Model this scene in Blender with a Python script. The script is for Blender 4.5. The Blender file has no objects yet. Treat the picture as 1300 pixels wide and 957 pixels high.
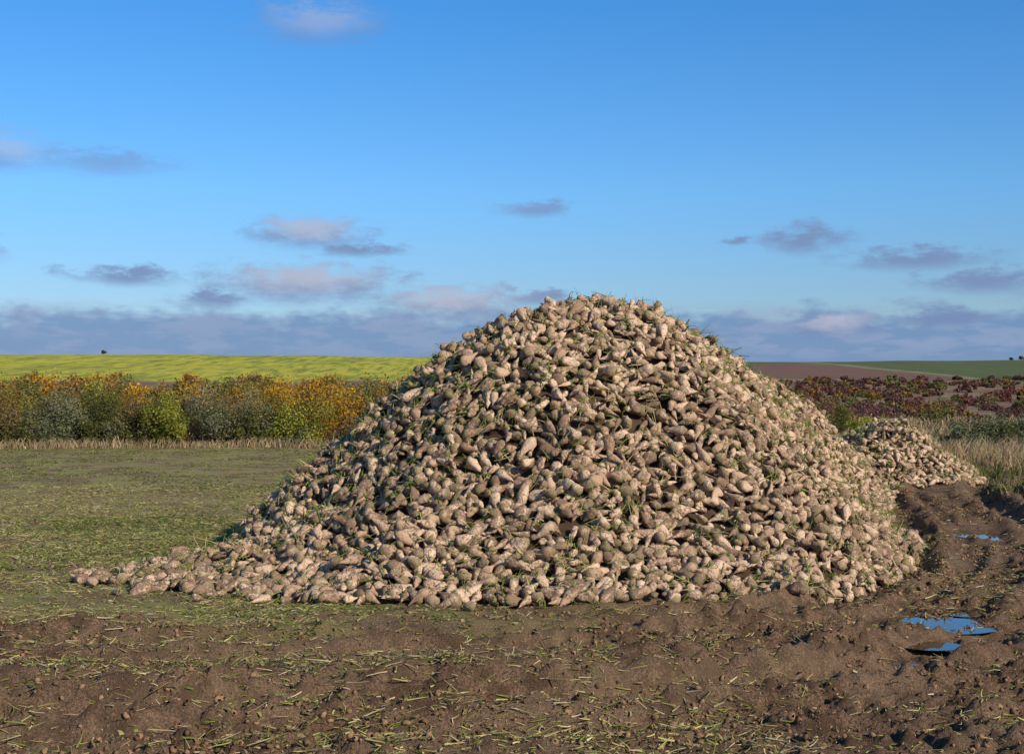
import bpy, math, numpy as np
from mathutils import Vector
rng = np.random.default_rng(7)
D = bpy.data
scene = bpy.context.scene
F = 1805.0; CH = 2.0; HY = 490.0   # focal (px of the 1300 px photo), eye height, horizon row

# ------------------------------------------------------------------ noise
def vnoise(x, y, seed=0):
    x = np.asarray(x, float); y = np.asarray(y, float)
    xi = np.floor(x).astype(np.int64); yi = np.floor(y).astype(np.int64)
    fx = x-xi; fy = y-yi
    fx = fx*fx*(3-2*fx); fy = fy*fy*(3-2*fy)
    def h(a, b):
        n = (a*374761393 + b*668265263 + seed*982451653) & 0xffffffff
        n = ((n ^ (n >> 13))*1274126177) & 0xffffffff
        n = (n ^ (n >> 16)) & 0xffffffff
        return n/4294967295.0
    return (h(xi, yi)*(1-fx)+h(xi+1, yi)*fx)*(1-fy)+(h(xi, yi+1)*(1-fx)+h(xi+1, yi+1)*fx)*fy
def fbm(x, y, seed=0, o=4):
    s = 0; a = .5; t = 0
    for i in range(o):
        s = s+a*vnoise(x*2**i, y*2**i, seed+i*17); t += a; a *= .5
    return s/t
def sst(a, b, x):
    t = np.clip((x-a)/(b-a), 0, 1); return t*t*(3-2*t)

# ------------------------------------------------------------------ pile heights
RIDGE = [(-1.15,17.2,2.02,3.0),(-0.75,17.2,2.36,3.4),(-0.3,17.2,2.62,3.9),(0.25,17.2,2.86,4.3),(0.8,17.3,3.05,4.5),(1.4,17.5,3.04,4.4),(1.75,18.3,2.88,4.2),(2.3,19.5,2.66,3.8),
         (3.1,21.4,2.40,3.2),(3.95,23.3,2.06,2.7),(4.85,25.2,1.68,2.25),(5.7,26.8,1.22,1.8),(6.3,27.8,.82,1.3)]
def interp_ridge(R, n=9):
    out = []
    for a, b in zip(R[:-1], R[1:]):
        for k in range(n):
            t = k/n; out.append([a[i]*(1-t)+b[i]*t for i in range(4)])
    out.append(list(R[-1])); return np.array(out)
PT = np.array([0,.08,.2,.35,.5,.65,.8,.9,1.0,1.3]); PV = np.array([1,.96,.86,.69,.50,.32,.16,.075,0,-.1])
RS = interp_ridge(RIDGE)
RS2 = interp_ridge([(7.3,29.6,.8,1.5),(7.9,30.3,1.18,2.0),(8.6,32.5,1.15,2.1),(9.1,35,1.05,2.0),(9.6,37.5,.9,1.8)])
SPUR = np.array([[-1.9,15.5,.60,1.8],[-2.9,15.15,.30,1.5],[-0.9,14.6,.70,1.85],[1.9,15.0,.75,1.9]])
def cone(x, y, S, k=1.0):
    h = np.full(x.shape, -1.0)
    for (a, b, z, r) in S:
        d = np.hypot((x-a)*k, y-b)/r
        h = np.maximum(h, z*np.interp(d, PT, PV))
    return h
def pile_h(x, y, which=0):
    x = np.asarray(x, float); y = np.asarray(y, float)
    wx = x+(fbm(x*.7, y*.7, 3)-.5)*.7; wy = y+(fbm(x*.7, y*.7, 9)-.5)*.7
    if which == 0:
        h = np.maximum(cone(wx, wy, RS, 1.26), cone(wx, wy, SPUR, 1.15))
    else:
        h = cone(wx, wy, RS2)
    return h+np.where(h > 0, (fbm(x*1.1, y*1.1, 21)-.5)*.38*np.clip(h, 0, .8)+(fbm(x*3.2, y*3.2, 5)-.5)*.18*np.clip(h*3,0,1), 0)

# ------------------------------------------------------------------ ground heights
TR = np.array([(13,40),(9.7,32),(7.9,27),(6.9,22),(6.0,18),(5.0,14.5),(3.3,11.8),(0.5,10.6),(-3,10.2),(-8,10.5),(-16,12)], float)
tt = np.linspace(0, len(TR)-1, 150)
TRS = np.stack([np.interp(tt, range(len(TR)), TR[:, 0]), np.interp(tt, range(len(TR)), TR[:, 1])], 1)
k = np.ones(11)/11
TRS = np.stack([np.convolve(np.pad(TRS[:, i], 5, mode='edge'), k, 'valid') for i in range(2)], 1)
def track_d(x, y):
    best = np.full(x.shape, 99.0); arc = np.zeros(x.shape); s0 = 0
    for i in range(len(TRS)-1):
        a = TRS[i]; b = TRS[i+1]; d = b-a; L = np.hypot(*d)+1e-9
        px = x-a[0]; py = y-a[1]
        t = np.clip((px*d[0]+py*d[1])/L**2, 0, 1)
        dd = np.hypot(px-t*d[0], py-t*d[1])*np.sign(d[0]*py-d[1]*px+1e-9)
        m = np.abs(dd) < np.abs(best)
        best = np.where(m, dd, best); arc = np.where(m, s0+t*L, arc); s0 += L
    return best, arc
PUD = [(3.66,12.25,.44,.20),(3.10,10.25,.36,.14),(2.02,10.85,.16,.07),(3.35,11.25,.2,.09),(4.1,12.9,.2,.1),(3.85,10.9,.26,.09),(6.5,19.5,.34,.34)]
def mudmask(x, y):
    n = (fbm(x*.45, y*.45, 31)-.5)*6+(fbm(x*2.2, y*2.2, 33)-.5)*2.2
    a = 1-sst(12.0, 14.6, y+n+np.clip(-x-6, 0, 20)*.12+np.clip(-x-1,0,4)*.22)
    b = sst(-.5, 1.5, x+n*.3)*(1-sst(31, 34, y+n*.3))
    return np.clip(np.maximum(a, b), 0, 1)
def gz(x, y):
    x = np.asarray(x, float); y = np.asarray(y, float)
    d = np.hypot(x, y)
    az = np.arctan2(x, np.maximum(y, 1e-3))
    z = np.interp(d, [0,60,150,250,320,400,460,560,900,3000], [0,0,.2,2.6,5.8,10,12.0,11,-6,-30])
    rt = sst(-.05, .12, az)
    z = z*(1-rt*.15*sst(150, 400, d)) + (fbm(x*.006, y*.006, 77)-.5)*3.*sst(150, 400, d) + np.clip(az,-.5,.5)*(-1.2)*sst(200,420,d)
    z = z+(fbm(x*.05, y*.05, 41)-.5)*.5*sst(25, 70, d)
    near = 1-sst(40, 60, d)
    m = mudmask(x, y)*near
    z = z+near*((fbm(x*.5, y*.5, 51)-.5)*.10*sst(5,9,d))
    z = z+near*(fbm(x*4, y*4, 61, 3)-.5)*(.03+.02*m)
    rough = .35+1.1*sst(.4, .6, fbm(x*.8, y*.8, 75, 2))
    cl = fbm(x*9, y*9, 71, 4); rd = 1-np.abs(fbm(x*7, y*7, 74, 3)*2-1)*3
    z = z+m*rough*(np.clip(cl-.50, 0, 1)*.17+np.clip(rd, 0, 1)*.02+(fbm(x*20, y*20, 72, 2)-.5)*.045)+near*(1-m)*(vnoise(x*24, y*24, 72)-.5)*.012
    nm = (x > -17) & (x < 16) & (y < 42) & (y > 2)
    if np.any(nm):
        xs_ = x[nm]; ys_ = y[nm]
        t, arc = track_d(xs_, ys_)
        t = t+(fbm(xs_*.7, ys_*.7, 81)-.5)*.4
        amp = .65+1.0*vnoise(xs_*.5, ys_*.5, 83)
        r = 0
        for c, w, dp in ((-.95,.24,.085),(.85,.26,.10),(-.3,.13,.04),(1.55,.18,.06),(2.3,.24,.055),(-1.7,.16,.045)):
            q = (t-c)/w
            inn = np.exp(-q**4)
            r = r-dp*inn+inn*.018*np.sin(arc*42+np.abs(q)*2.)*(dp > .06)+dp*.8*(np.exp(-((np.abs(q)-1.6)/.45)**2))*(.2+1.1*vnoise(xs_*7, ys_*7, 84))
        r = r*amp*m[nm]
        r = r+.10*sst(2.6, 3.4, t)*sst(16, 20, ys_)*(xs_ > 4)*(1-sst(27,31,ys_))*(.3+fbm(xs_*2, ys_*2, 88))
        z = z.copy(); z[nm] += r
    for a, b, w, h in PUD:
        q = ((x-a)/(w*1.6))**2+((y-b)/(h*3.0))**2
        g = np.exp(-q*q)
        z = z*(1-g)+g*(-.082+(z*.28))
    return z

# ------------------------------------------------------------------ mesh helpers
def make_mesh(name, verts, faces, mat=None, cols=None, smooth=False, parent=None, attr='col'):
    me = D.meshes.new(name)
    verts = np.ascontiguousarray(verts, dtype=np.float32); faces = np.ascontiguousarray(faces, dtype=np.int32)
    nf, kk = faces.shape
    me.vertices.add(len(verts)); me.vertices.foreach_set('co', verts.ravel())
    me.loops.add(nf*kk); me.loops.foreach_set('vertex_index', faces.ravel())
    me.polygons.add(nf)
    me.polygons.foreach_set('loop_start', np.arange(0, nf*kk, kk, dtype=np.int32))
    me.polygons.foreach_set('loop_total', np.full(nf, kk, dtype=np.int32))
    if smooth: me.polygons.foreach_set('use_smooth', np.ones(nf, dtype=bool))
    me.update(calc_edges=True)
    if cols is not None:
        items = cols.items() if isinstance(cols, dict) else [(attr, cols)]
        for an, c in items:
            a = me.attributes.new(an, 'FLOAT_COLOR', 'POINT')
            c4 = np.ones((len(verts), 4), np.float32); c4[:, :3] = c
            a.data.foreach_set('color', c4.ravel())
    me.validate()
    ob = D.objects.new(name, me); scene.collection.objects.link(ob)
    if mat: me.materials.append(mat)
    if parent: ob.parent = parent
    return ob
def instance(variants, vid, pos, R, sc):
    VV = []; FF = []; ID = []; off = 0; LOC = []
    for k_, (V, Fc) in enumerate(variants):
        idx = np.where(vid == k_)[0]
        if len(idx) == 0: continue
        P = np.einsum('nij,nvj->nvi', R[idx], V[None]*sc[idx][:, None, :])+pos[idx][:, None]
        n, v = len(idx), len(V)
        VV.append(P.reshape(-1, 3)); ID.append(np.repeat(idx, v)); LOC.append(np.tile(V, (n, 1)))
        FF.append((Fc[None]+(np.arange(n)*v)[:, None, None]+off).reshape(-1, Fc.shape[1])); off += n*v
    return np.concatenate(VV), np.concatenate(FF), np.concatenate(ID), np.concatenate(LOC)
def norm(v): return v/(np.linalg.norm(v, axis=-1, keepdims=True)+1e-9)
def frames(axis, up):
    z = norm(axis); x = norm(np.cross(up, z)); y = np.cross(z, x)
    return np.stack([x, y, z], -1)
def strips(P0, dirs, L, W, bend, nseg=2, side=None, taper=.4):
    n = len(P0)
    if side is None:
        side = norm(np.cross(dirs, rng.normal(size=(n, 3))))
    V = []
    for i in range(nseg+1):
        t = i/nseg
        c = P0+dirs*L[:, None]*t+bend*(t*t)*L[:, None]
        w = (W*(1-(1-taper)*t))[:, None]*.5
        V += [c-side*w, c+side*w]
    V = np.stack(V, 1)
    k_ = 2*(nseg+1)
    f = np.array([[2*i, 2*i+1, 2*i+3, 2*i+2] for i in range(nseg)])
    Fc = (f[None]+(np.arange(n)*k_)[:, None, None]).reshape(-1, 4)
    return V.reshape(-1, 3), Fc, np.repeat(np.arange(n), k_)
def prisms(P0, dirs, L, W, bend, nseg=3, taper=.5):
    n = len(P0); s1 = norm(np.cross(dirs, rng.normal(size=(n, 3)))); s2 = np.cross(dirs, s1)
    V = []
    for i in range(nseg+1):
        t = i/nseg
        c = P0+dirs*L[:, None]*t+bend*(t*t)*L[:, None]
        w = (W*(1-(1-taper)*t))[:, None]*.5
        for a in (0, 2.094, 4.189):
            V.append(c+s1*w*math.cos(a)+s2*w*.7*math.sin(a))
    V = np.stack(V, 1); k_ = 3*(nseg+1); f = []
    for i in range(nseg):
        for j in range(3):
            f.append([3*i+j, 3*i+(j+1) % 3, 3*i+3+(j+1) % 3, 3*i+3+j])
    f = np.array(f)
    return V.reshape(-1, 3), (f[None]+(np.arange(n)*k_)[:, None, None]).reshape(-1, 4), np.repeat(np.arange(n), k_)
def join(parts):
    V = []; Fc = []; C = []; o = 0
    for v, f, c in parts:
        V.append(v); Fc.append(f+o); C.append(c); o += len(v)
    return np.concatenate(V), np.concatenate(Fc), np.concatenate(C)

# ------------------------------------------------------------------ materials
class NT:
    def __init__(s, nt): s.nt = nt
    def n(s, t, **kw):
        x = s.nt.nodes.new(t)
        for a, b in kw.items(): setattr(x, a, b)
        return x
    def l(s, a, b): s.nt.links.new(a, b)
    def m(s, op, a, b=None, c=None, clamp=False):
        x = s.n('ShaderNodeMath', operation=op); x.use_clamp = clamp
        for i, v in enumerate((a, b, c)):
            if v is None: continue
            if isinstance(v, (int, float)): x.inputs[i].default_value = v
            else: s.l(v, x.inputs[i])
        return x.outputs[0]
    def mix(s, f, a, b, bt='MIX'):
        x = s.n('ShaderNodeMix', data_type='RGBA', blend_type=bt)
        for sock, v in ((x.inputs[0], f), (x.inputs[6], a), (x.inputs[7], b)):
            if isinstance(v, (int, float)): sock.default_value = v
            elif isinstance(v, tuple): sock.default_value = (*v, 1)
            else: s.l(v, sock)
        return x.outputs[2]
    def ramp(s, v, a, b):
        x = s.n('ShaderNodeMapRange', interpolation_type='SMOOTHSTEP'); s.l(v, x.inputs[0])
        x.inputs[1].default_value = a; x.inputs[2].default_value = b
        return x.outputs[0]
    def noise(s, vec, scale, detail=4, rough=.55):
        x = s.n('ShaderNodeTexNoise'); x.inputs['Scale'].default_value = scale
        x.inputs['Detail'].default_value = detail; x.inputs['Roughness'].default_value = rough
        if vec is not None: s.l(vec, x.inputs['Vector'])
        return x.outputs[0]
def newmat(name):
    m = D.materials.new(name); m.use_nodes = True; m.node_tree.nodes.clear()
    t = NT(m.node_tree); out = t.n('ShaderNodeOutputMaterial')
    p = t.n('ShaderNodeBsdfPrincipled'); t.l(p.outputs[0], out.inputs[0])
    p.inputs['Specular IOR Level'].default_value = .2
    return m, t, p, out
def bump(t, h, p, st, dist):
    b = t.n('ShaderNodeBump'); b.inputs['Strength'].default_value = st; b.inputs['Distance'].default_value = dist
    t.l(h, b.inputs['Height']); t.l(b.outputs[0], p.inputs['Normal'])

def mat_attr(name, rough=.8, transl=0.0, var=.0):
    m = D.materials.new(name); m.use_nodes = True; m.node_tree.nodes.clear()
    t = NT(m.node_tree); out = t.n('ShaderNodeOutputMaterial')
    a = t.n('ShaderNodeAttribute', attribute_name='col'); c = a.outputs[0]
    if var:
        g = t.n('ShaderNodeNewGeometry')
        c = t.mix(var, c, t.mix(t.noise(g.outputs['Position'], 30, 2), (.35,.3,.25), (1.4,1.4,1.3)), 'MULTIPLY')
    df = t.n('ShaderNodeBsdfDiffuse'); t.l(c, df.inputs[0]); o = df.outputs[0]
    if transl:
        tr = t.n('ShaderNodeBsdfTranslucent'); t.l(c, tr.inputs[0])
        mx = t.n('ShaderNodeMixShader'); mx.inputs[0].default_value = transl
        t.l(o, mx.inputs[1]); t.l(tr.outputs[0], mx.inputs[2]); o = mx.outputs[0]
    t.l(o, out.inputs[0])
    return m
M_leaf = mat_attr('foliage', .75, .3)
M_stalk = mat_attr('leaf_stalk', .6, 0)
M_grass = mat_attr('dry_grass', .8, .25)
M_bark = mat_attr('bark', .9)
M_clod = mat_attr('soil_clod', .95, 0, .7)

# beet material
M_beet, t, p, _ = newmat('beet_skin')
a = t.n('ShaderNodeAttribute', attribute_name='col'); s = t.n('ShaderNodeSeparateColor'); t.l(a.outputs[0], s.inputs[0])
g = t.n('ShaderNodeNewGeometry')
off = t.n('ShaderNodeCombineXYZ'); t.l(t.m('MULTIPLY', s.outputs[0], 37.), off.inputs[0]); t.l(t.m('MULTIPLY', s.outputs[2], 53.), off.inputs[2])
va = t.n('ShaderNodeVectorMath', operation='ADD'); t.l(g.outputs['Position'], va.inputs[0]); t.l(off.outputs[0], va.inputs[1])
P = va.outputs[0]
skin = t.mix(s.outputs[0], (.47,.295,.185), (.76,.54,.37))
n1 = t.noise(P, 12, 2, .6); n2 = t.noise(P, 48, 3, .75); n3 = t.noise(P, 140, 1, .6)
skin = t.mix(t.m('MULTIPLY', t.ramp(n2, .48, .66), .6), skin, (.35,.21,.125))
thr = t.m('ADD', t.m('MULTIPLY', n1, .5), t.m('MULTIPLY', n2, .5))
dirt = t.m('ADD', thr, t.m('MULTIPLY', t.m('SUBTRACT', s.outputs[2], .5), .34))
dirtm = t.ramp(dirt, .465, .59)
c = t.mix(t.m('MULTIPLY', dirtm, .85), skin, t.mix(n3, (.09,.054,.033), (.28,.175,.11)))
cr = t.m('MULTIPLY', t.m('SUBTRACT', 1., t.ramp(t.m('ADD', s.outputs[1], t.m('MULTIPLY', t.m('SUBTRACT', n2, .5), .2)), .05, .16)), .8)
c = t.mix(cr, c, t.mix(n2, (.09,.08,.03), (.36,.28,.14)))
t.l(c, p.inputs['Base Color']); p.inputs['Roughness'].default_value = .8
bump(t, n2, p, 1., .018)

M_core, t, p, _ = newmat('beet_pile_soil')
g = t.n('ShaderNodeNewGeometry'); n = t.noise(g.outputs['Position'], 14, 3)
t.l(t.mix(n, (.03,.018,.011), (.11,.065,.04)), p.inputs['Base Color']); p.inputs['Roughness'].default_value = .95

# ground material
M_ground, t, p, _ = newmat('field_soil_and_grass')
A = t.n('ShaderNodeAttribute', attribute_name='zoneA'); sA = t.n('ShaderNodeSeparateColor'); t.l(A.outputs[0], sA.inputs[0])
B = t.n('ShaderNodeAttribute', attribute_name='zoneB'); sB = t.n('ShaderNodeSeparateColor'); t.l(B.outputs[0], sB.inputs[0])
g = t.n('ShaderNodeNewGeometry'); P = g.outputs['Position']
nf = t.noise(P, 55, 4, .75); nm = t.noise(P, 6, 4, .6); nl = t.noise(P, .9, 3, .6); nx = t.noise(P, .05, 4, .6)
soil = t.mix(t.ramp(nf, .3, .7), (.07,.039,.022), (.34,.205,.125))
soil = t.mix(t.ramp(nm, .42, .62), soil, t.mix(nf, (.045,.025,.015), (.18,.105,.06)))
soil = t.mix(t.m('MULTIPLY', t.ramp(nl, .4, .6), .3), soil, (.32,.21,.13))
litter = t.m('MULTIPLY', t.ramp(nf, .55, .68), t.ramp(nl, .35, .6))
soil_l = t.mix(t.m('MULTIPLY', litter, .5), soil, (.36,.30,.12))
grass = t.mix(nf, (.14,.155,.03), (.46,.45,.12))
grass = t.mix(t.ramp(nm, .42, .62), grass, (.34,.25,.12))
gm = t.ramp(t.m('ADD', t.m('MULTIPLY', nm, .5), t.m('MULTIPLY', nl, .5)), .42, .55)
fieldc = t.mix(gm, t.mix(.4, soil_l, (.26,.17,.09)), grass)
c = t.mix(sA.outputs[0], fieldc, soil_l)
dry = t.mix(nl, (.22,.145,.085), (.38,.26,.15)); dry = t.mix(t.ramp(nx, .42, .6), dry, (.17,.12,.06))
dry = t.mix(t.m('MULTIPLY', t.ramp(t.noise(P, .25, 4, .65), .45, .6), .6), dry, (.20,.095,.065))
c = t.mix(sA.outputs[1], c, dry)
mp = t.n('ShaderNodeMapping'); mp.inputs['Rotation'].default_value = (0,0,.75); mp.inputs['Scale'].default_value = (.16,.02,.05); t.l(P, mp.inputs[0])
nr = t.noise(mp.outputs[0], 3.2, 4, .7)
yel = t.mix(t.ramp(nr, .36, .58), (.19,.23,.03), (.50,.44,.04)); yel = t.mix(t.m('MULTIPLY', t.ramp(nx, .48, .65), .6), yel, (.19,.22,.035))
c = t.mix(sA.outputs[2], c, yel)
mp2 = t.n('ShaderNodeMapping'); mp2.inputs['Rotation'].default_value = (0,0,-.5); mp2.inputs['Scale'].default_value = (.1,.01,.05); t.l(P, mp2.inputs[0])
nr2 = t.noise(mp2.outputs[0], 3., 3, .6)
c = t.mix(sB.outputs[0], c, t.mix(nr2, (.07,.09,.03), (.13,.15,.05)))
c = t.mix(sB.outputs[1], c, t.mix(nr2, (.15,.075,.05), (.22,.125,.085)))
c = t.mix(sB.outputs[2], c, (.38,.28,.17))
t.l(c, p.inputs['Base Color'])
t.l(t.m('SUBTRACT', .95, t.m('MULTIPLY', t.m('MULTIPLY', sA.outputs[0], t.ramp(nl, .5, .7)), .3)), p.inputs['Roughness'])
bump(t, nf, p, 1., .04)

# ------------------------------------------------------------------ ground sheet
def axis(lo, hi, f0, f1, s0, g_):
    a = list(np.arange(f0, f1, s0)); v = f1; s_ = s0
    while v < hi: a.append(v); s_ *= 1+g_; v += s_
    a.append(hi); v = f0; s_ = s0; b = []
    while v > lo: s_ *= 1+g_; v -= s_; b.append(v)
    return np.array(b[::-1]+a)
xs = axis(-1500, 1500, -5.0, 5.5, .026, .024); ys = axis(-60, 1800, 7.4, 14, .028, .016)
X, Y = np.meshgrid(xs, ys); x = X.ravel(); y = Y.ravel()
z = gz(x, y)
V = np.stack([x, y, z], 1); nx_, ny_ = len(xs), len(ys)
i = np.arange(nx_*ny_).reshape(ny_, nx_)
Fc = np.stack([i[:-1, :-1], i[:-1, 1:], i[1:, 1:], i[1:, :-1]], -1).reshape(-1, 4)
d = np.hypot(x, y); az = np.arctan2(x, np.maximum(y, 1e-3)); nz = (fbm(x*.02, y*.02, 91)-.5)
zA = np.zeros((len(x), 3)); zB = np.zeros((len(x), 3))
zA[:, 0] = mudmask(x, y)
zA[:, 1] = sst(46, 49, y+nz*3)
zA[:, 2] = sst(250, 258, d+nz*30)*(1-sst(-.02, .0, az))
rg = sst(255, 262, d+nz*60)*sst(-.02, .0, az)
pl = sst(.165, .17, az+nz*.02)*(1-sst(.262, .268, az+(d-330)*.0007))*sst(262, 270, d+nz*60)*(1-sst(425,432,d+az*60))
zB[:, 0] = rg; zB[:, 1] = pl
zB[:, 2] = np.exp(-((az-.275+(d-330)*.0007)/.004)**2)*sst(262,270,d)*(1-sst(430,445,d))*.8
ground = make_mesh('ground', V, Fc, M_ground, {'zoneA': zA, 'zoneB': zB}, smooth=True)

# ------------------------------------------------------------------ puddles
M_wat, t, p, _ = newmat('puddle_water'); p.inputs['Base Color'].default_value = (.03,.022,.015,1); p.inputs['Roughness'].default_value = .03
p.inputs['Specular IOR Level'].default_value = .9
for (a_, b_, w_, h_) in PUD:
    th = np.linspace(0, 2*np.pi, 48, endpoint=False)
    rr = .8+.5*fbm(np.cos(th)*1.6+a_*5, np.sin(th)*1.6+b_, 12)
    V = np.stack([a_+np.cos(th)*w_*rr*1.25, b_+np.sin(th)*h_*2.1*rr, np.full(48, -.055)], 1)
    make_mesh('puddle', V, np.arange(48)[None], M_wat)

# ------------------------------------------------------------------ beet variants
def beet(seed, nr, ns, brk):
    r_ = np.random.default_rng(seed)
    ts = np.linspace(0, 1, nr)**.9
    PR = np.interp(ts, [0,.05,.12,.22,.34,.5,.66,.8,.92,1], [.18,.35,.44,.5,.47,.38,.27,.17,.09,.03])
    if brk: ts = ts*.76; PR = np.interp(ts, [0,.05,.12,.22,.34,.5,.62,.72,.76], [.2,.36,.45,.5,.47,.39,.32,.25,.12])
    ph = r_.uniform(0, 6.28, 6); bx, by = r_.normal(0, .18, 2); el = r_.uniform(.74, 1.0)
    V = [[0, 0, -.5-.01]]
    for q, (tq, rq) in enumerate(zip(ts, PR)):
        for j in range(ns):
            a_ = 2*np.pi*j/ns
            w = 1+.14*math.sin(2*a_+ph[0]+tq*3)+.12*math.sin(3*a_+ph[1]-tq*5)+.08*math.sin(5*a_+ph[2]+tq*9)+.08*math.sin(tq*17+ph[3])+r_.normal(0, .05)
            V.append([rq*w*math.cos(a_)+bx*(tq**2)*1.6, rq*w*math.sin(a_)*el+by*(tq**2)*1.6, tq-.5+r_.normal(0,.008)])
    V.append([bx*ts[-1]**2*1.6, by*ts[-1]**2*1.6, ts[-1]-.49])
    body = []
    for q in range(nr-1):
        for j in range(ns):
            a0 = 1+q*ns+j; a1 = 1+q*ns+(j+1) % ns; body.append([a0, a1, a1+ns, a0+ns])
    for j in range(0, ns, 2):
        body.append([0, 1+(j+2) % ns, 1+(j+1) % ns, 1+j])
        b0 = 1+(nr-1)*ns; body.append([len(V)-1, b0+j, b0+(j+1) % ns, b0+(j+2) % ns])
    return np.array(V), np.array(body)
VH = [beet(i, 10, 10, i % 5 == 3) for i in range(20)]
VL = [beet(i, 7, 8, i % 5 == 3) for i in range(20)]

def surf_normal(fn, x, y, e=.12):
    zx = (fn(x+e, y)-fn(x-e, y))/(2*e); zy = (fn(x, y+e)-fn(x, y-e))/(2*e)
    return norm(np.stack([-zx, -zy, np.ones_like(zx)], -1))
def place_pile(which, box, mind, ncand, seed):
    r_ = np.random.default_rng(seed)
    fn = lambda a, b: np.maximum(pile_h(a, b, which), 0)
    X0, X1, Y0, Y1 = box
    px = r_.uniform(X0, X1, ncand); py = r_.uniform(Y0, Y1, ncand)
    h = pile_h(px, py, which)
    k_ = h > .015; px, py, h = px[k_], py[k_], h[k_]
    N = surf_normal(fn, px, py)
    P3 = np.stack([px, py, h], 1)
    grid = {}; acc = []
    keys = np.floor(P3/mind).astype(int).tolist(); PL = P3.tolist(); m2 = mind*mind
    nb = [(a, b, c) for a in (-1, 0, 1) for b in (-1, 0, 1) for c in (-1, 0, 1)]
    for q in range(len(PL)):
        kx, ky, kz = keys[q]; ok = True; x_, y_, z_ = PL[q]
        for ax, ay, azz in nb:
            o = grid.get((kx+ax, ky+ay, kz+azz))
            if o is not None and (o[0]-x_)**2+(o[1]-y_)**2+(o[2]-z_)**2 < m2: ok = False; break
        if ok: grid[(kx, ky, kz)] = PL[q]; acc.append(q)
    acc = np.array(acc)
    return P3[acc], N[acc]
def orient(N, tilt, r_):
    n = len(N)
    T = norm(np.cross(N, r_.normal(size=(n, 3))))
    return norm(T+N*r_.normal(0, tilt, n)[:, None]+np.array([0,0,-.25])*(r_.uniform(size=n) < .7)[:, None])
def build_pile(which, box, name):
    r_ = np.random.default_rng(100+which)
    P1, N1 = place_pile(which, box, .093, 115000 if which == 0 else 26000, 5+which)
    P2, N2 = place_pile(which, box, .16, 26000 if which == 0 else 6000, 15+which)
    P3_, N3 = place_pile(which, box, .22, 13000 if which == 0 else 3000, 35+which)
    thin = np.clip(P1[:, 2]/.25, 0, 1)
    off1 = np.where(thin < 1, .04*(1-thin), 0)+r_.uniform(-.04, .03, len(P1))*thin
    P1 = P1+N1*off1[:, None]
    P2 = P2-N2*(.075*np.clip(P2[:, 2]/.25, 0, 1)-.03)[:, None]
    k_ = P3_[:, 2] > .2; P3_, N3 = P3_[k_], N3[k_]
    P3_ = P3_+N3*.055
    Pp = np.concatenate([P1, P2, P3_]); Nn = np.concatenate([N1, N2, N3])
    tl = np.concatenate([np.full(len(P1), .40), np.full(len(P2), .6), np.full(len(P3_), .2)])*np.clip(Pp[:, 2]/.3, .25, 1)
    if which == 0:
        lx = np.concatenate([r_.uniform(-4.5, -2.4, 90), r_.uniform(-3.8, 3.2, 60), r_.uniform(4, 6.3, 30)])
        ly = np.concatenate([14.75+r_.normal(0, .25, 90)-(lx[:90]+4.2)*.45, 13.1+r_.normal(0, .22, 60)+np.abs(lx[90:150]-.3)**1.6*.12, 16.4+(lx[150:]-4)*3.2+r_.normal(0, .3, 30)])
        lx = np.append(lx, [-4.6,-4.45,-3.9,-3.95,-4.2]); ly = np.append(ly, [15.1,14.9,16.6,16.9,15.3])
        hh = pile_h(lx, ly, 0); kk = hh < .02; lx, ly = lx[kk], ly[kk]
        Lp = np.stack([lx, ly, np.full(len(lx), .04)], 1); Pp = np.concatenate([Pp, Lp]); Nn = np.concatenate([Nn, np.tile([0,0,1.], (len(lx), 1))]); tl = np.append(tl, np.full(len(lx), .08))
    Pp[:, 2] += gz(Pp[:, 0], Pp[:, 1])*np.clip(1-Pp[:, 2]/.5, 0, 1)
    n = len(Pp)
    ax = orient(Nn, tl, r_)
    R = frames(ax, r_.normal(size=(n, 3)))
    L = np.clip(r_.normal(.205, .046, n), .09, .32); W = L*np.clip(r_.normal(.48, .09, n), .30, .75)
    W = np.clip(W, .05, .135)
    sc = np.stack([W, W, L], 1)
    hi = Pp[:, 1] < 18.5; vid = r_.integers(0, 20, n)
    parts = []
    c1 = r_.uniform(size=n); c3 = np.clip(.65*r_.uniform(size=n)+.4*fbm(Pp[:, 0]*1.3, Pp[:, 1]*1.3+Pp[:, 2], 44)*1.3-.06, 0, 1)
    for msk, var in ((hi, VH), (~hi, VL)):
        if not msk.any(): continue
        v, f, idx, loc = instance(var, np.where(msk, vid, -1), Pp, R, sc)
        parts.append((v, f, np.stack([c1[idx], loc[:, 2]+.5, c3[idx]], 1)))
    v, f, c_ = join(parts)
    ob = make_mesh(name, v, f, M_beet, c_, smooth=True)
    gx = np.arange(box[0], box[1], .12); gy = np.arange(box[2], box[3], .12)
    GX, GY = np.meshgrid(gx, gy); H = pile_h(GX.ravel(), GY.ravel(), which).reshape(GX.shape)
    Z = np.where(H > 0, H-.12, -.25)
    ii = np.arange(GX.size).reshape(GX.shape)
    ff = np.stack([ii[:-1, :-1], ii[:-1, 1:], ii[1:, 1:], ii[1:, :-1]], -1).reshape(-1, 4)
    ff = ff[H.ravel()[ff].max(1) > 0]
    used, inv = np.unique(ff, return_inverse=True)
    make_mesh('pile_core', np.stack([GX.ravel(), GY.ravel(), Z.ravel()], 1)[used], inv.reshape(-1, 4), M_core, smooth=True, parent=ob)
    up = np.einsum('ij,ij->i', -ax, Nn)
    pr = .22+.4*(fbm(Pp[:, 0]*.9, Pp[:, 1]*.9, 55) > .5)+.12*(Pp[:, 2] > 2.0)
    k_ = np.where((r_.uniform(size=n) < pr) & (up > -.25))[0]
    k_ = np.repeat(k_, r_.integers(2, 7, len(k_)))
    m_ = len(k_)
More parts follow.
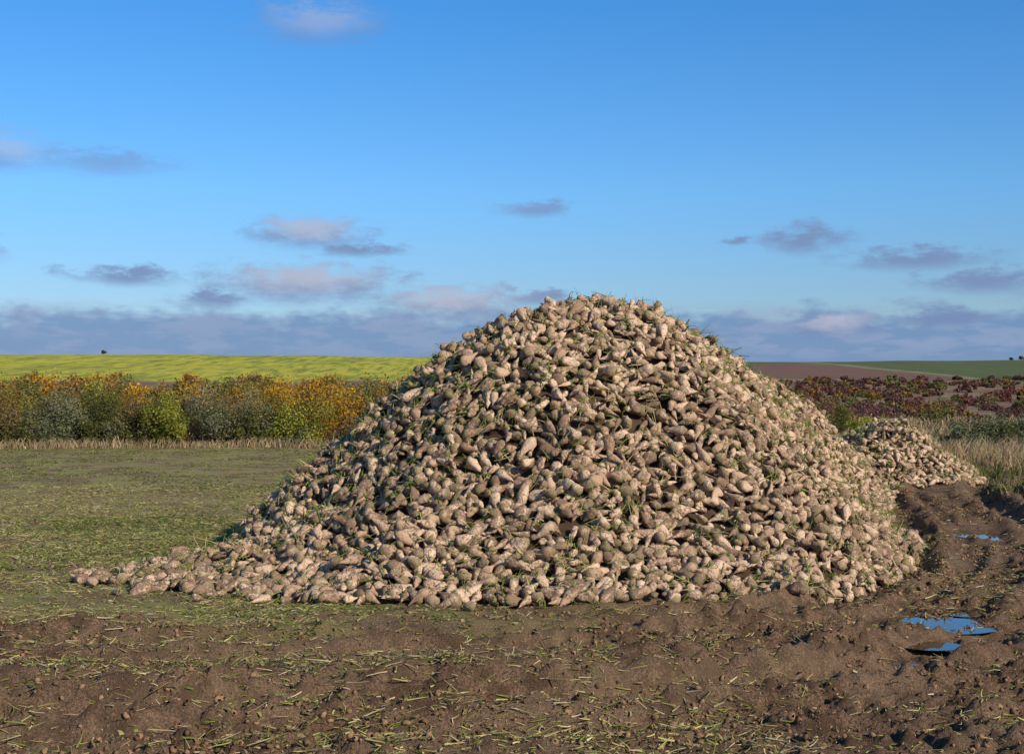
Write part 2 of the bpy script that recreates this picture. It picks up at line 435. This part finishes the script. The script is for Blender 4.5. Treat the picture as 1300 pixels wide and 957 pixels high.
    base = Pp[k_]-ax[k_]*(L[k_]*.47)[:, None]+r_.normal(0, .02, (m_, 3))
    dr = norm(-ax[k_]*.9+Nn[k_]*.25+r_.normal(0, .42, (m_, 3)))
    bend = r_.normal(0, .4, (m_, 3))-np.array([0,0,.35])
    v1, f1, i1 = prisms(base, dr, r_.uniform(.04, .15, m_), r_.uniform(.007, .018, m_), bend)
    pal = np.array([(.24,.27,.06),(.15,.20,.04),(.40,.38,.14),(.46,.38,.2),(.09,.13,.03)])
    cc = pal[r_.choice(5, m_, p=[.3,.25,.2,.13,.12])]*r_.uniform(.8, 1.2, (m_, 1))
    q_ = r_.choice(len(P1), int(len(P1)*.4)); m2 = len(q_)
    d2 = norm(np.cross(Nn[q_], r_.normal(size=(m2, 3)))+Nn[q_]*.1)
    v2, f2, i2 = prisms(Pp[q_]+Nn[q_]*.055-d2*.08, d2, r_.uniform(.08, .24, m2), r_.uniform(.007, .015, m2), r_.normal(0, .3, (m2, 3))-Nn[q_]*.2)
    cc2 = pal[r_.choice(5, m2, p=[.3,.2,.2,.2,.1])]
    q3 = r_.choice(n, int(n*.15)); m3 = len(q3)
    v3, f3, i3 = prisms(Pp[q3]+Nn[q3]*.045, norm(Nn[q3]+r_.normal(0, .8, (m3, 3))), r_.uniform(.03, .08, m3), r_.uniform(.02, .04, m3), r_.normal(0, .6, (m3, 3)))
    cc3 = np.array([(.08,.12,.03),(.13,.16,.045)])[r_.integers(0, 2, m3)]
    v, f, c_ = join([(v1, f1, cc[i1]), (v2, f2, cc2[i2]), (v3, f3, cc3[i3])])
    make_mesh('leaf_stalks', v, f, M_stalk, c_, parent=ob)
    return ob
build_pile(0, (-5.5, 9, 11.5, 30.5), 'sugar_beet_pile')
build_pile(1, (5.5, 12.5, 27.5, 40), 'sugar_beet_pile')

# ------------------------------------------------------------------ ground cover
def offpile(x, y): return (pile_h(x, y, 0) < 0) & (pile_h(x, y, 1) < 0)
def lump(seed):
    r_ = np.random.default_rng(seed); ns, nr = 6, 4
    V = []
    for q in range(nr):
        ph = math.pi*(q+.5)/nr
        for j in range(ns):
            a_ = 2*math.pi*j/ns; w = r_.uniform(.6, 1.2)
            V.append([math.sin(ph)*math.cos(a_)*w, math.sin(ph)*math.sin(a_)*w, math.cos(ph)*w*.7])
    Fq = [[q*ns+j, (q+1)*ns+j, (q+1)*ns+(j+1) % ns, q*ns+(j+1) % ns] for q in range(nr-1) for j in range(ns)]
    return np.array(V), np.array(Fq)
LV = [lump(i) for i in range(8)]
n = 90000
cx = rng.uniform(-7, 9, n); cy = 7+rng.uniform(0, 1, n)**1.6*19
k_ = (rng.uniform(size=n) < mudmask(cx, cy)*(.25+1.2*(fbm(cx*1.2, cy*1.2, 66) > .48))) & offpile(cx, cy)
cx, cy = cx[k_], cy[k_]
zz = gz(cx, cy); k_ = zz > -.07; cx, cy, zz = cx[k_], cy[k_], zz[k_]; n = len(cx)
s_ = .005+.024*rng.uniform(size=n)**4
pos = np.stack([cx, cy, zz+s_*.2], 1)
v, f, idx, _ = instance(LV, rng.integers(0, 8, n), pos, frames(rng.normal(size=(n, 3)), rng.normal(size=(n, 3))), np.repeat(s_[:, None], 3, 1))
cc = np.array([.23,.14,.085])*rng.uniform(.4, 1.5, (n, 1))
make_mesh('soil_clods', v, f, M_clod, cc[idx])

n = 170000
cx = rng.uniform(-10, 10, n); cy = 6.8+rng.uniform(0, 1, n)**1.4*22
dn = .3+.9*sst(.42, .58, fbm(cx*.9, cy*.9, 67))
dn = dn*(1-.6*sst(4, 7, cx)*(cy > 14))*(1-.4*sst(-1, 3.5, cx))
k_ = (rng.uniform(size=n) < dn) & offpile(cx, cy); cx, cy = cx[k_], cy[k_]; n = len(cx)
a_ = rng.uniform(0, 6.28, n); dr = norm(np.stack([np.cos(a_), np.sin(a_), rng.normal(.05, .25, n)], 1))
v1, f1, i1 = prisms(np.stack([cx, cy, gz(cx, cy)+.012], 1), dr, .02+.10*rng.uniform(0, 1, n)**1.8, .006+.014*rng.uniform(0, 1, n)**2.5, rng.normal(0, .3, (n, 3))*[1,1,.4], 2)
pal = np.array([(.42,.36,.15),(.28,.28,.08),(.50,.42,.24),(.17,.20,.05),(.22,.145,.08)])
cc = pal[rng.choice(5, n, p=[.28,.2,.2,.14,.18])]*rng.uniform(.7, 1.15, (n, 1))
make_mesh('leaf_litter', v1, f1, M_stalk, cc[i1])

def weeds(n, x0, x1, y0, y1, pw, dens, smin, smax):
    cx = rng.uniform(x0, x1, n); cy = y0+rng.uniform(0, 1, n)**pw*(y1-y0)
    k_ = (rng.uniform(size=n) < dens(cx, cy)) & offpile(cx, cy); cx, cy = cx[k_], cy[k_]
    m = rng.integers(3, 7, len(cx)); cx = np.repeat(cx, m)+rng.normal(0, .03, m.sum()); cy = np.repeat(cy, m)+rng.normal(0, .03, m.sum()); n = len(cx)
    a_ = rng.uniform(0, 6.28, n); dr = norm(np.stack([np.cos(a_), np.sin(a_), rng.uniform(.2, 1.1, n)], 1))
    side = norm(np.cross(dr, [0,0,1.]))
    L = rng.uniform(smin, smax, n)
    v, f, i_ = strips(np.stack([cx, cy, gz(cx, cy)], 1), dr, L, L*rng.uniform(.25, .5, n), np.stack([dr[:, 0]*.1, dr[:, 1]*.1, -.45*np.ones(n)], 1), 2, side, .35)
    pal = np.array([(.18,.23,.055),(.27,.31,.08),(.40,.37,.13),(.12,.17,.04),(.42,.32,.17)])
    cc = pal[rng.choice(5, n, p=[.26,.27,.18,.13,.16])]*rng.uniform(.75, 1.2, (n, 1))
    return v, f, cc[i_]
pt = lambda x, y: sst(.43, .55, .6*fbm(x*.8, y*.8, 68)+.4*fbm(x*.22, y*.35, 64))
dl = lambda x, y: (1-mudmask(x, y))*(.06+.94*pt(x, y))
dm = lambda x, y: mudmask(x, y)*sst(.48, .60, fbm(x*1.3, y*1.3, 69))*.7*(1-.93*sst(.3, 3.0, x))
v, f, c_ = join([weeds(34000, -20, 3, 13, 46, 1.0, dl, .05, .10), weeds(22000, -8, 1, 10.5, 22, 1.0, dl, .03, .08), weeds(15000, -6, 8, 7, 14, 1., dm, .025, .07)])
make_mesh('field_weeds', v, f, M_leaf, c_)

# ------------------------------------------------------------------ dry grass
def blades(n, cx, cy, hmin, hmax, w, pal):
    a_ = rng.uniform(0, 6.28, n); dr = norm(np.stack([np.cos(a_)*.25, np.sin(a_)*.25, np.ones(n)], 1))
    side = np.stack([np.sin(a_+1), np.cos(a_+1), np.zeros(n)], 1)
    hh = rng.uniform(hmin, hmax, n)*(.55+.7*fbm(cx*.7, cy*.7, 73))
    v, f, i_ = strips(np.stack([cx, cy, gz(cx, cy)-.02], 1), dr, hh, np.full(n, w)*rng.uniform(.6, 1.4, n), np.stack([rng.normal(.1, .25, n), rng.normal(0, .25, n), -.15*np.ones(n)], 1), 2, side, .3)
    cc = pal[rng.integers(0, len(pal), n)]*rng.uniform(.75, 1.2, (n, 1))
    return v, f, cc[i_]
tan = np.array([(.42,.31,.18),(.36,.25,.14),(.50,.38,.24),(.27,.18,.11),(.26,.23,.10)])
n1 = 8000; x1 = rng.uniform(-28, 2, n1); y1 = rng.uniform(45.8, 47.4, n1)+np.sin(x1*.4)*.5
n2 = 12000; x2 = rng.uniform(9.5, 24, n2); y2 = 33+rng.uniform(0, 1, n2)*8
k_ = offpile(x2, y2) & (x2 > 11.4-(y2-33)*.05+.8*(fbm(y2, x2, 5)-.5)); x2, y2 = x2[k_], y2[k_]
n3 = 9000; x3 = rng.uniform(6, 34, n3); y3 = rng.uniform(42, 75, n3)
v, f, c_ = join([blades(n1, x1, y1, .12, .45, .03, tan), blades(len(x2), x2, y2, .35, .9, .022, tan), blades(len(x3), x3, y3, .3, .7, .05, tan)])
make_mesh('dry_grass', v, f, M_grass, c_)
n4 = 12000; x4 = rng.uniform(8.2, 17, n4); y4 = rng.uniform(25, 34.5, n4)
k_ = offpile(x4, y4) & (x4 > 9.9+.3*(y4-30)) & (fbm(x4, y4, 99) > .46)
x4, y4 = x4[k_], y4[k_]
gr = np.array([(.10,.13,.035),(.16,.18,.06),(.08,.09,.03),(.28,.22,.11)])
v, f, c_ = blades(len(x4), x4, y4, .05, .24, .03, gr)
make_mesh('track_edge_weeds', v, f, M_grass, c_)

# ------------------------------------------------------------------ bushes
def bush(cx, cy, w, h, col, col2, nl, ls, r_):
    zb = float(gz(np.array([cx]), np.array([cy]))[0])
    nc = r_.integers(9, 16)
    th = r_.uniform(0, 6.28, nc); rr = np.sqrt(r_.uniform(0, 1, nc))*w*.42
    zc = r_.uniform(.16, .86, nc)*h*(1-.35*(rr/(w*.42))**2)
    C = np.stack([cx+np.cos(th)*rr, cy+np.sin(th)*rr, zb+zc], 1)
    cr = r_.uniform(.16, .30, nc)*min(w, h)
    ci = r_.integers(0, nc, nl)
    dirn = norm(r_.normal(size=(nl, 3))); rad = r_.uniform(.25, 1, nl)**.5*(1+.2*r_.normal(size=nl))
    Pp = C[ci]+dirn*(cr[ci]*rad)[:, None]*[1.,1.,1.2]
    Pp[:, 2] = np.maximum(Pp[:, 2], zb+.03)
    a_ = norm(dirn*.6+r_.normal(size=(nl, 3))*.8)
    s1 = norm(np.cross(a_, r_.normal(size=(nl, 3)))); s2 = np.cross(a_, s1)
    sz = ls*r_.uniform(.6, 1.4, nl)[:, None]
    V = np.stack([Pp-s1*sz*.5, Pp+s2*sz*.28, Pp+s1*sz*.5, Pp-s2*sz*.28], 1).reshape(-1, 3)
    Fq = np.arange(nl*4).reshape(-1, 4)
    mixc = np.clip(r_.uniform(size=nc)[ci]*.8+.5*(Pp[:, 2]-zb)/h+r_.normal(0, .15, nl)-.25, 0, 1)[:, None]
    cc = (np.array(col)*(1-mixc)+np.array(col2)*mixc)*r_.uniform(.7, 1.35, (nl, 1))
    ns = nc+5
    tip = np.concatenate([C, C[:5]+r_.normal(0, .15, (5, 3))*h*.3+[0,0,h*.12]])
    b0 = np.stack([cx+r_.normal(0, .1*w, ns), cy+r_.normal(0, .1*w, ns), np.full(ns, zb-.05)], 1)
    dv = tip-b0; LL = np.linalg.norm(dv, axis=1); dv = dv/LL[:, None]
    sv, sf, si = prisms(b0, norm(dv+[0,0,.25]), LL, np.full(ns, .025+h*.012), np.array([0,0,-.2])+r_.normal(0, .06, (ns, 3)), 3, .35)
    sc_ = np.tile(np.array([.14,.105,.075]), (len(sv), 1))
    return (V, Fq, np.repeat(cc, 4, 0)), (sv, sf, sc_)
def bush_group(name, specs, seed):
    r_ = np.random.default_rng(seed); A_ = []; B_ = []
    for s in specs:
        a_, b_ = bush(*s, r_); A_.append(a_); B_.append(b_)
    v, f, c_ = join(A_); ob = make_mesh(name, v, f, M_leaf, c_)
    v, f, c_ = join(B_); make_mesh('branches', v, f, M_bark, c_, parent=ob)
ORG = ((.26,.16,.03),(.68,.34,.03)); RUST = ((.15,.09,.03),(.36,.19,.05)); OLI = ((.08,.09,.028),(.20,.185,.055))
GRY = ((.12,.13,.065),(.25,.25,.14)); YG = ((.17,.18,.035),(.40,.37,.06)); BRN = ((.13,.095,.045),(.27,.185,.09)); RED = ((.13,.055,.05),(.24,.10,.08))
PLM = ((.12,.06,.058),(.22,.115,.10)); DGR = ((.05,.065,.025),(.12,.14,.05))
def pxx(px, d): return (px-650)/F*d
sp = []
rb = np.random.default_rng(3)
row = [(-60,495,OLI,3,49),(-20,488,BRN,3,50),(15,490,RUST,2.4,49),(40,503,OLI,2,48),(70,503,GRY,2.4,48),(95,498,BRN,2.2,50),(122,494,OLI,2.2,50),(150,496,OLI,2.4,48.5),(175,500,BRN,1.8,48),
       (203,496,YG,1.6,47.5),(216,506,YG,1.2,47),(238,508,BRN,1.8,49),(262,498,GRY,1.8,48),(280,490,RUST,2.2,50),(305,472,ORG,2.8,51),(325,495,GRY,2.2,48),(348,480,ORG,2.4,51),(372,486,OLI,2.4,48.5),(388,498,YG,2,47.5),
       (405,490,ORG,2.2,48.8),(430,496,ORG,2.2,49),(455,505,OLI,2.4,50),(480,500,RUST,2.4,50),(510,510,OLI,3,50),(560,508,BRN,3,50)]
for px, top, pal, w, dd in row:
    h = 2-(top-HY)/F*dd
    sp.append((pxx(px, dd), dd, w, h*1.1, pal[0], pal[1], 4400, .075))
for k_ in range(34):
    px = rb.uniform(-100, 520); dd = rb.uniform(47.2, 48.6); pal = [OLI, GRY, BRN, BRN, OLI][rb.integers(5)]
    sp.append((pxx(px, dd), dd, rb.uniform(1, 1.9), rb.uniform(.7, 1.6), pal[0], pal[1], 1500, .075))
bush_group('autumn_bushes', sp, 11)
sp = []
for k_ in range(60):
    dd = rb.uniform(60, 110); px = rb.uniform(-160, 620); pal = [ORG, RUST, OLI, OLI, BRN, YG, ORG, RUST][rb.integers(8)]
    top = rb.uniform(468, 490)
    h = 2-(top-HY)/F*dd
    sp.append((pxx(px, dd), dd, rb.uniform(2, 4.5), h, pal[0], pal[1], 1100, .16))
for k_ in range(90):
    dd = rb.uniform(110, 240); px = rb.uniform(-250, 700); pal = [ORG, RUST, OLI, BRN, BRN, RUST][rb.integers(6)]
    sp.append((pxx(px, dd), dd, rb.uniform(2.5, 6), rb.uniform(1, 2.4), pal[0], pal[1], 350, .35))
bush_group('autumn_thicket', sp, 12)
sp = []
for k_ in range(620):
    dd = 58+rb.uniform(0, 1)**.8*200; px = rb.uniform(880, 1480); pal = [RED, PLM, PLM, RED, RUST, BRN, BRN, OLI][rb.integers(8)]
    s_ = rb.uniform(.4, 1.0)
    sp.append((pxx(px, dd), dd, s_*rb.uniform(1.5, 3.4), s_*rb.uniform(.7, 1.4), pal[0], pal[1], int(np.clip(40000/dd, 200, 600)), .0018*dd))
bush_group('red_scrub', sp, 13)
sp = []
for px, top, w, dd, pal in [(1218,536,1.8,45,GRY),(1238,526,2.2,46,DGR),(1262,523,2.4,46,GRY),(1290,525,2.4,45.5,DGR),(1320,526,2.4,46,GRY),(1350,530,2.4,46,DGR),(1198,546,1.2,46,DGR),
                            (1065,518,1.8,52,OLI),(1085,528,1.6,50,YG),(1100,538,1.4,48,DGR),(1040,518,1.8,56,OLI),(1150,548,1.4,52,BRN),(1175,552,1.4,50,OLI)]:
    h = 2-(top-HY)/F*dd
    sp.append((pxx(px, dd), dd, w, h*1.08, pal[0], pal[1], 3000, .07))
bush_group('willow_bushes', sp, 14)

def tree(px, dd, H, nm, seed):
    r_ = np.random.default_rng(seed); x_ = pxx(px, dd); zb = float(gz(np.array([x_]), np.array([float(dd)]))[0])
    sv, sf, _ = prisms(np.array([[x_, dd, zb-.3]]), np.array([[0,0,1.]]), np.array([H*.75]), np.array([.3]), np.array([[.05,0,0]]), 4, .3)
    nb = 9; b0 = np.stack([np.full(nb, x_), np.full(nb, float(dd)), zb+H*r_.uniform(.2, .6, nb)], 1); a_ = r_.uniform(0, 6.28, nb)
    sv2, sf2, _ = prisms(b0, norm(np.stack([np.cos(a_), np.sin(a_), np.full(nb, .8)], 1)), np.full(nb, H*.4), np.full(nb, .12), np.zeros((nb, 3)), 3, .3)
    v, f, c_ = join([(sv, sf, np.tile([.08,.06,.045], (len(sv), 1))), (sv2, sf2, np.tile([.08,.06,.045], (len(sv2), 1)))])
    ob = make_mesh(nm, v, f, M_bark, c_)
    nl = 420; tips = b0+norm(np.stack([np.cos(a_), np.sin(a_), np.full(nb, .8)], 1))*H*.36
    ci = r_.integers(0, nb, nl); P_ = tips[ci]+r_.normal(0, H*.08, (nl, 3))
    s1 = norm(r_.normal(size=(nl, 3)))*.16; s2 = norm(np.cross(s1, r_.normal(size=(nl, 3))))*.12
    V = np.stack([P_-s1, P_+s2, P_+s1, P_-s2], 1).reshape(-1, 3)
    make_mesh('crown', V, np.arange(nl*4).reshape(-1, 4), M_leaf, np.tile([.09,.10,.05], (nl*4, 1)), parent=ob)
tree(132, 452, 1.9, 'lone_tree', 1)
tree(1297, 450, 1.8, 'lone_tree', 2); tree(1284, 452, 1.3, 'lone_tree', 3)

# ------------------------------------------------------------------ world
SUN_EL = math.radians(28); SUN_AZ = math.radians(137)
w = D.worlds.new('World'); scene.world = w; w.use_nodes = True; w.node_tree.nodes.clear(); t = NT(w.node_tree)
try:
    w.cycles.sampling_method = 'MANUAL'; w.cycles.sample_map_resolution = 256
except Exception as e: print(e)
out = t.n('ShaderNodeOutputWorld'); bg = t.n('ShaderNodeBackground'); t.l(bg.outputs[0], out.inputs[0])
sky = t.n('ShaderNodeTexSky', sky_type='NISHITA'); sky.sun_disc = False; sky.sun_elevation = SUN_EL; sky.sun_rotation = SUN_AZ
sky.air_density = 1.0; sky.dust_density = .3; sky.ozone_density = 2.0
tc = t.n('ShaderNodeTexCoord'); sp_ = t.n('ShaderNodeSeparateXYZ'); t.l(tc.outputs['Generated'], sp_.inputs[0])
az = t.m('ARCTAN2', sp_.outputs[0], sp_.outputs[1]); el = t.m('ARCSINE', sp_.outputs[2])
def comb(a_, b_, sx, sy):
    c = t.n('ShaderNodeCombineXYZ'); t.l(t.m('MULTIPLY', a_, sx), c.inputs[0]); t.l(t.m('MULTIPLY', b_, sy), c.inputs[1]); return c.outputs[0]
nA = t.noise(comb(az, el, 1, 2.2), 26, 3, .6); nB = t.noise(comb(az, el, 1, 2.4), 50, 5, .65); nC = t.noise(comb(az, el, 1, 4.), 20, 5, .6)
az2 = t.m('ADD', az, t.m('MULTIPLY', t.m('SUBTRACT', nA, .5), .05)); el2 = t.m('ADD', el, t.m('MULTIPLY', t.m('SUBTRACT', nB, .5), .016))
pv = comb(az2, el2, 1, 1)
CL = [(395,298,75,17,.5),(455,318,55,8,.2),(385,362,120,21,.6),(165,356,65,10,.2),(680,266,42,9,.2),(575,386,100,18,1),(672,378,42,9,.3),
      (10,212,60,20,.7),(130,218,80,14,.3),(400,44,80,22,.8),(1022,308,48,16,.3),(1165,335,85,12,.3),(1255,364,75,13,.3),
      (1285,8,60,20,.7),(270,382,50,9,.2),(1060,415,60,13,.8),(1190,408,45,9,.4),(940,308,20,6,.2),(-120,330,90,20,.4),(1420,380,90,22,.4)]
def field(items, dyoff):
    r = None
    for (cx, cy, cw, chh, lt) in items:
        sx, sy = F/(cw*1.2), F/(chh*1.4)
        x_ = t.n('ShaderNodeVectorMath', operation='MULTIPLY_ADD'); t.l(pv, x_.inputs[0])
        x_.inputs[1].default_value = (sx, sy, 0); x_.inputs[2].default_value = (-math.atan((cx-650)/F)*sx, -(HY-cy)/F*sy-dyoff, 0)
        ln = t.n('ShaderNodeVectorMath', operation='LENGTH'); t.l(x_.outputs[0], ln.inputs[0])
        r = ln.outputs['Value'] if r is None else t.m('MINIMUM', r, ln.outputs['Value'])
    return r
rmin = field(CL, 0); rlit = field([c_ for c_ in CL if c_[4] >= .5], .35)
mask = t.ramp(t.m('SUBTRACT', 1.15, t.m('ADD', rmin, t.m('MULTIPLY', t.m('SUBTRACT', nB, .5), 1.9))), -.1, 1.05)
mask = t.m('MULTIPLY', mask, t.ramp(rmin, 1.45, .85))
br = t.m('MULTIPLY', t.ramp(rlit, 1.1, .1), .95)
mask = t.m('MULTIPLY', mask, t.m('ADD', .88, t.m('MULTIPLY', t.ramp(el, .09, .16), -.42)))
bandm = t.m('MULTIPLY', t.ramp(nC, .44, .58), t.m('MULTIPLY', t.ramp(el, .062, .046), t.ramp(el, .012, .028)))
band0 = t.m('MULTIPLY', t.ramp(t.m('ADD', el, t.m('MULTIPLY', t.m('SUBTRACT', nA, .5), .045)), .056, .042), .85)
cr_ = t.n('ShaderNodeValToRGB'); t.l(t.m('MULTIPLY', el, 1/.5, clamp=True), cr_.inputs[0])
e = cr_.color_ramp; e.elements[0].position = 0; e.elements[0].color = (.58,.70,1.03,1); e.elements[1].position = 1; e.elements[1].color = (.42,.85,1.2,1)
for pos_, col_ in ((.14,(.56,.80,1.16,1)),(.27,(.52,.94,1.38,1)),(.54,(.33,.90,1.46,1))):
    q = e.elements.new(pos_); q.color = col_
skc = t.mix(1.0, sky.outputs[0], cr_.outputs[0], 'MULTIPLY')
def K3(c): return tuple(v*10 for v in c)
c = t.mix(band0, skc, K3((.16,.27,.49)))
c = t.mix(t.m('MULTIPLY', bandm, .55), c, K3((.31,.39,.57)))
cc = t.mix(br, K3((.19,.27,.47)), K3((.46,.48,.60)))
c = t.mix(mask, c, cc)
t.l(c, bg.inputs[0]); bg.inputs[1].default_value = .1

sl = D.lights.new('sun', 'SUN'); sl.energy = 5.0; sl.angle = math.radians(.5); sl.color = (1, .89, .72)
so = D.objects.new('sun', sl); scene.collection.objects.link(so)
sd = Vector((math.sin(SUN_AZ)*math.cos(SUN_EL), math.cos(SUN_AZ)*math.cos(SUN_EL), math.sin(SUN_EL)))
so.rotation_euler = sd.to_track_quat('Z', 'Y').to_euler()

# ------------------------------------------------------------------ camera
cam = D.cameras.new('camera'); cam.sensor_width = 36; cam.lens = 36*F/1300; cam.clip_end = 5000; cam.clip_start = .1
co = D.objects.new('camera', cam); scene.collection.objects.link(co)
co.location = (0, 0, CH); co.rotation_euler = (math.radians(90)+math.atan((HY-478.5)/F), 0, 0)
scene.camera = co
scene.view_settings.view_transform = 'Standard'; scene.view_settings.look = 'None'; scene.view_settings.exposure = 0
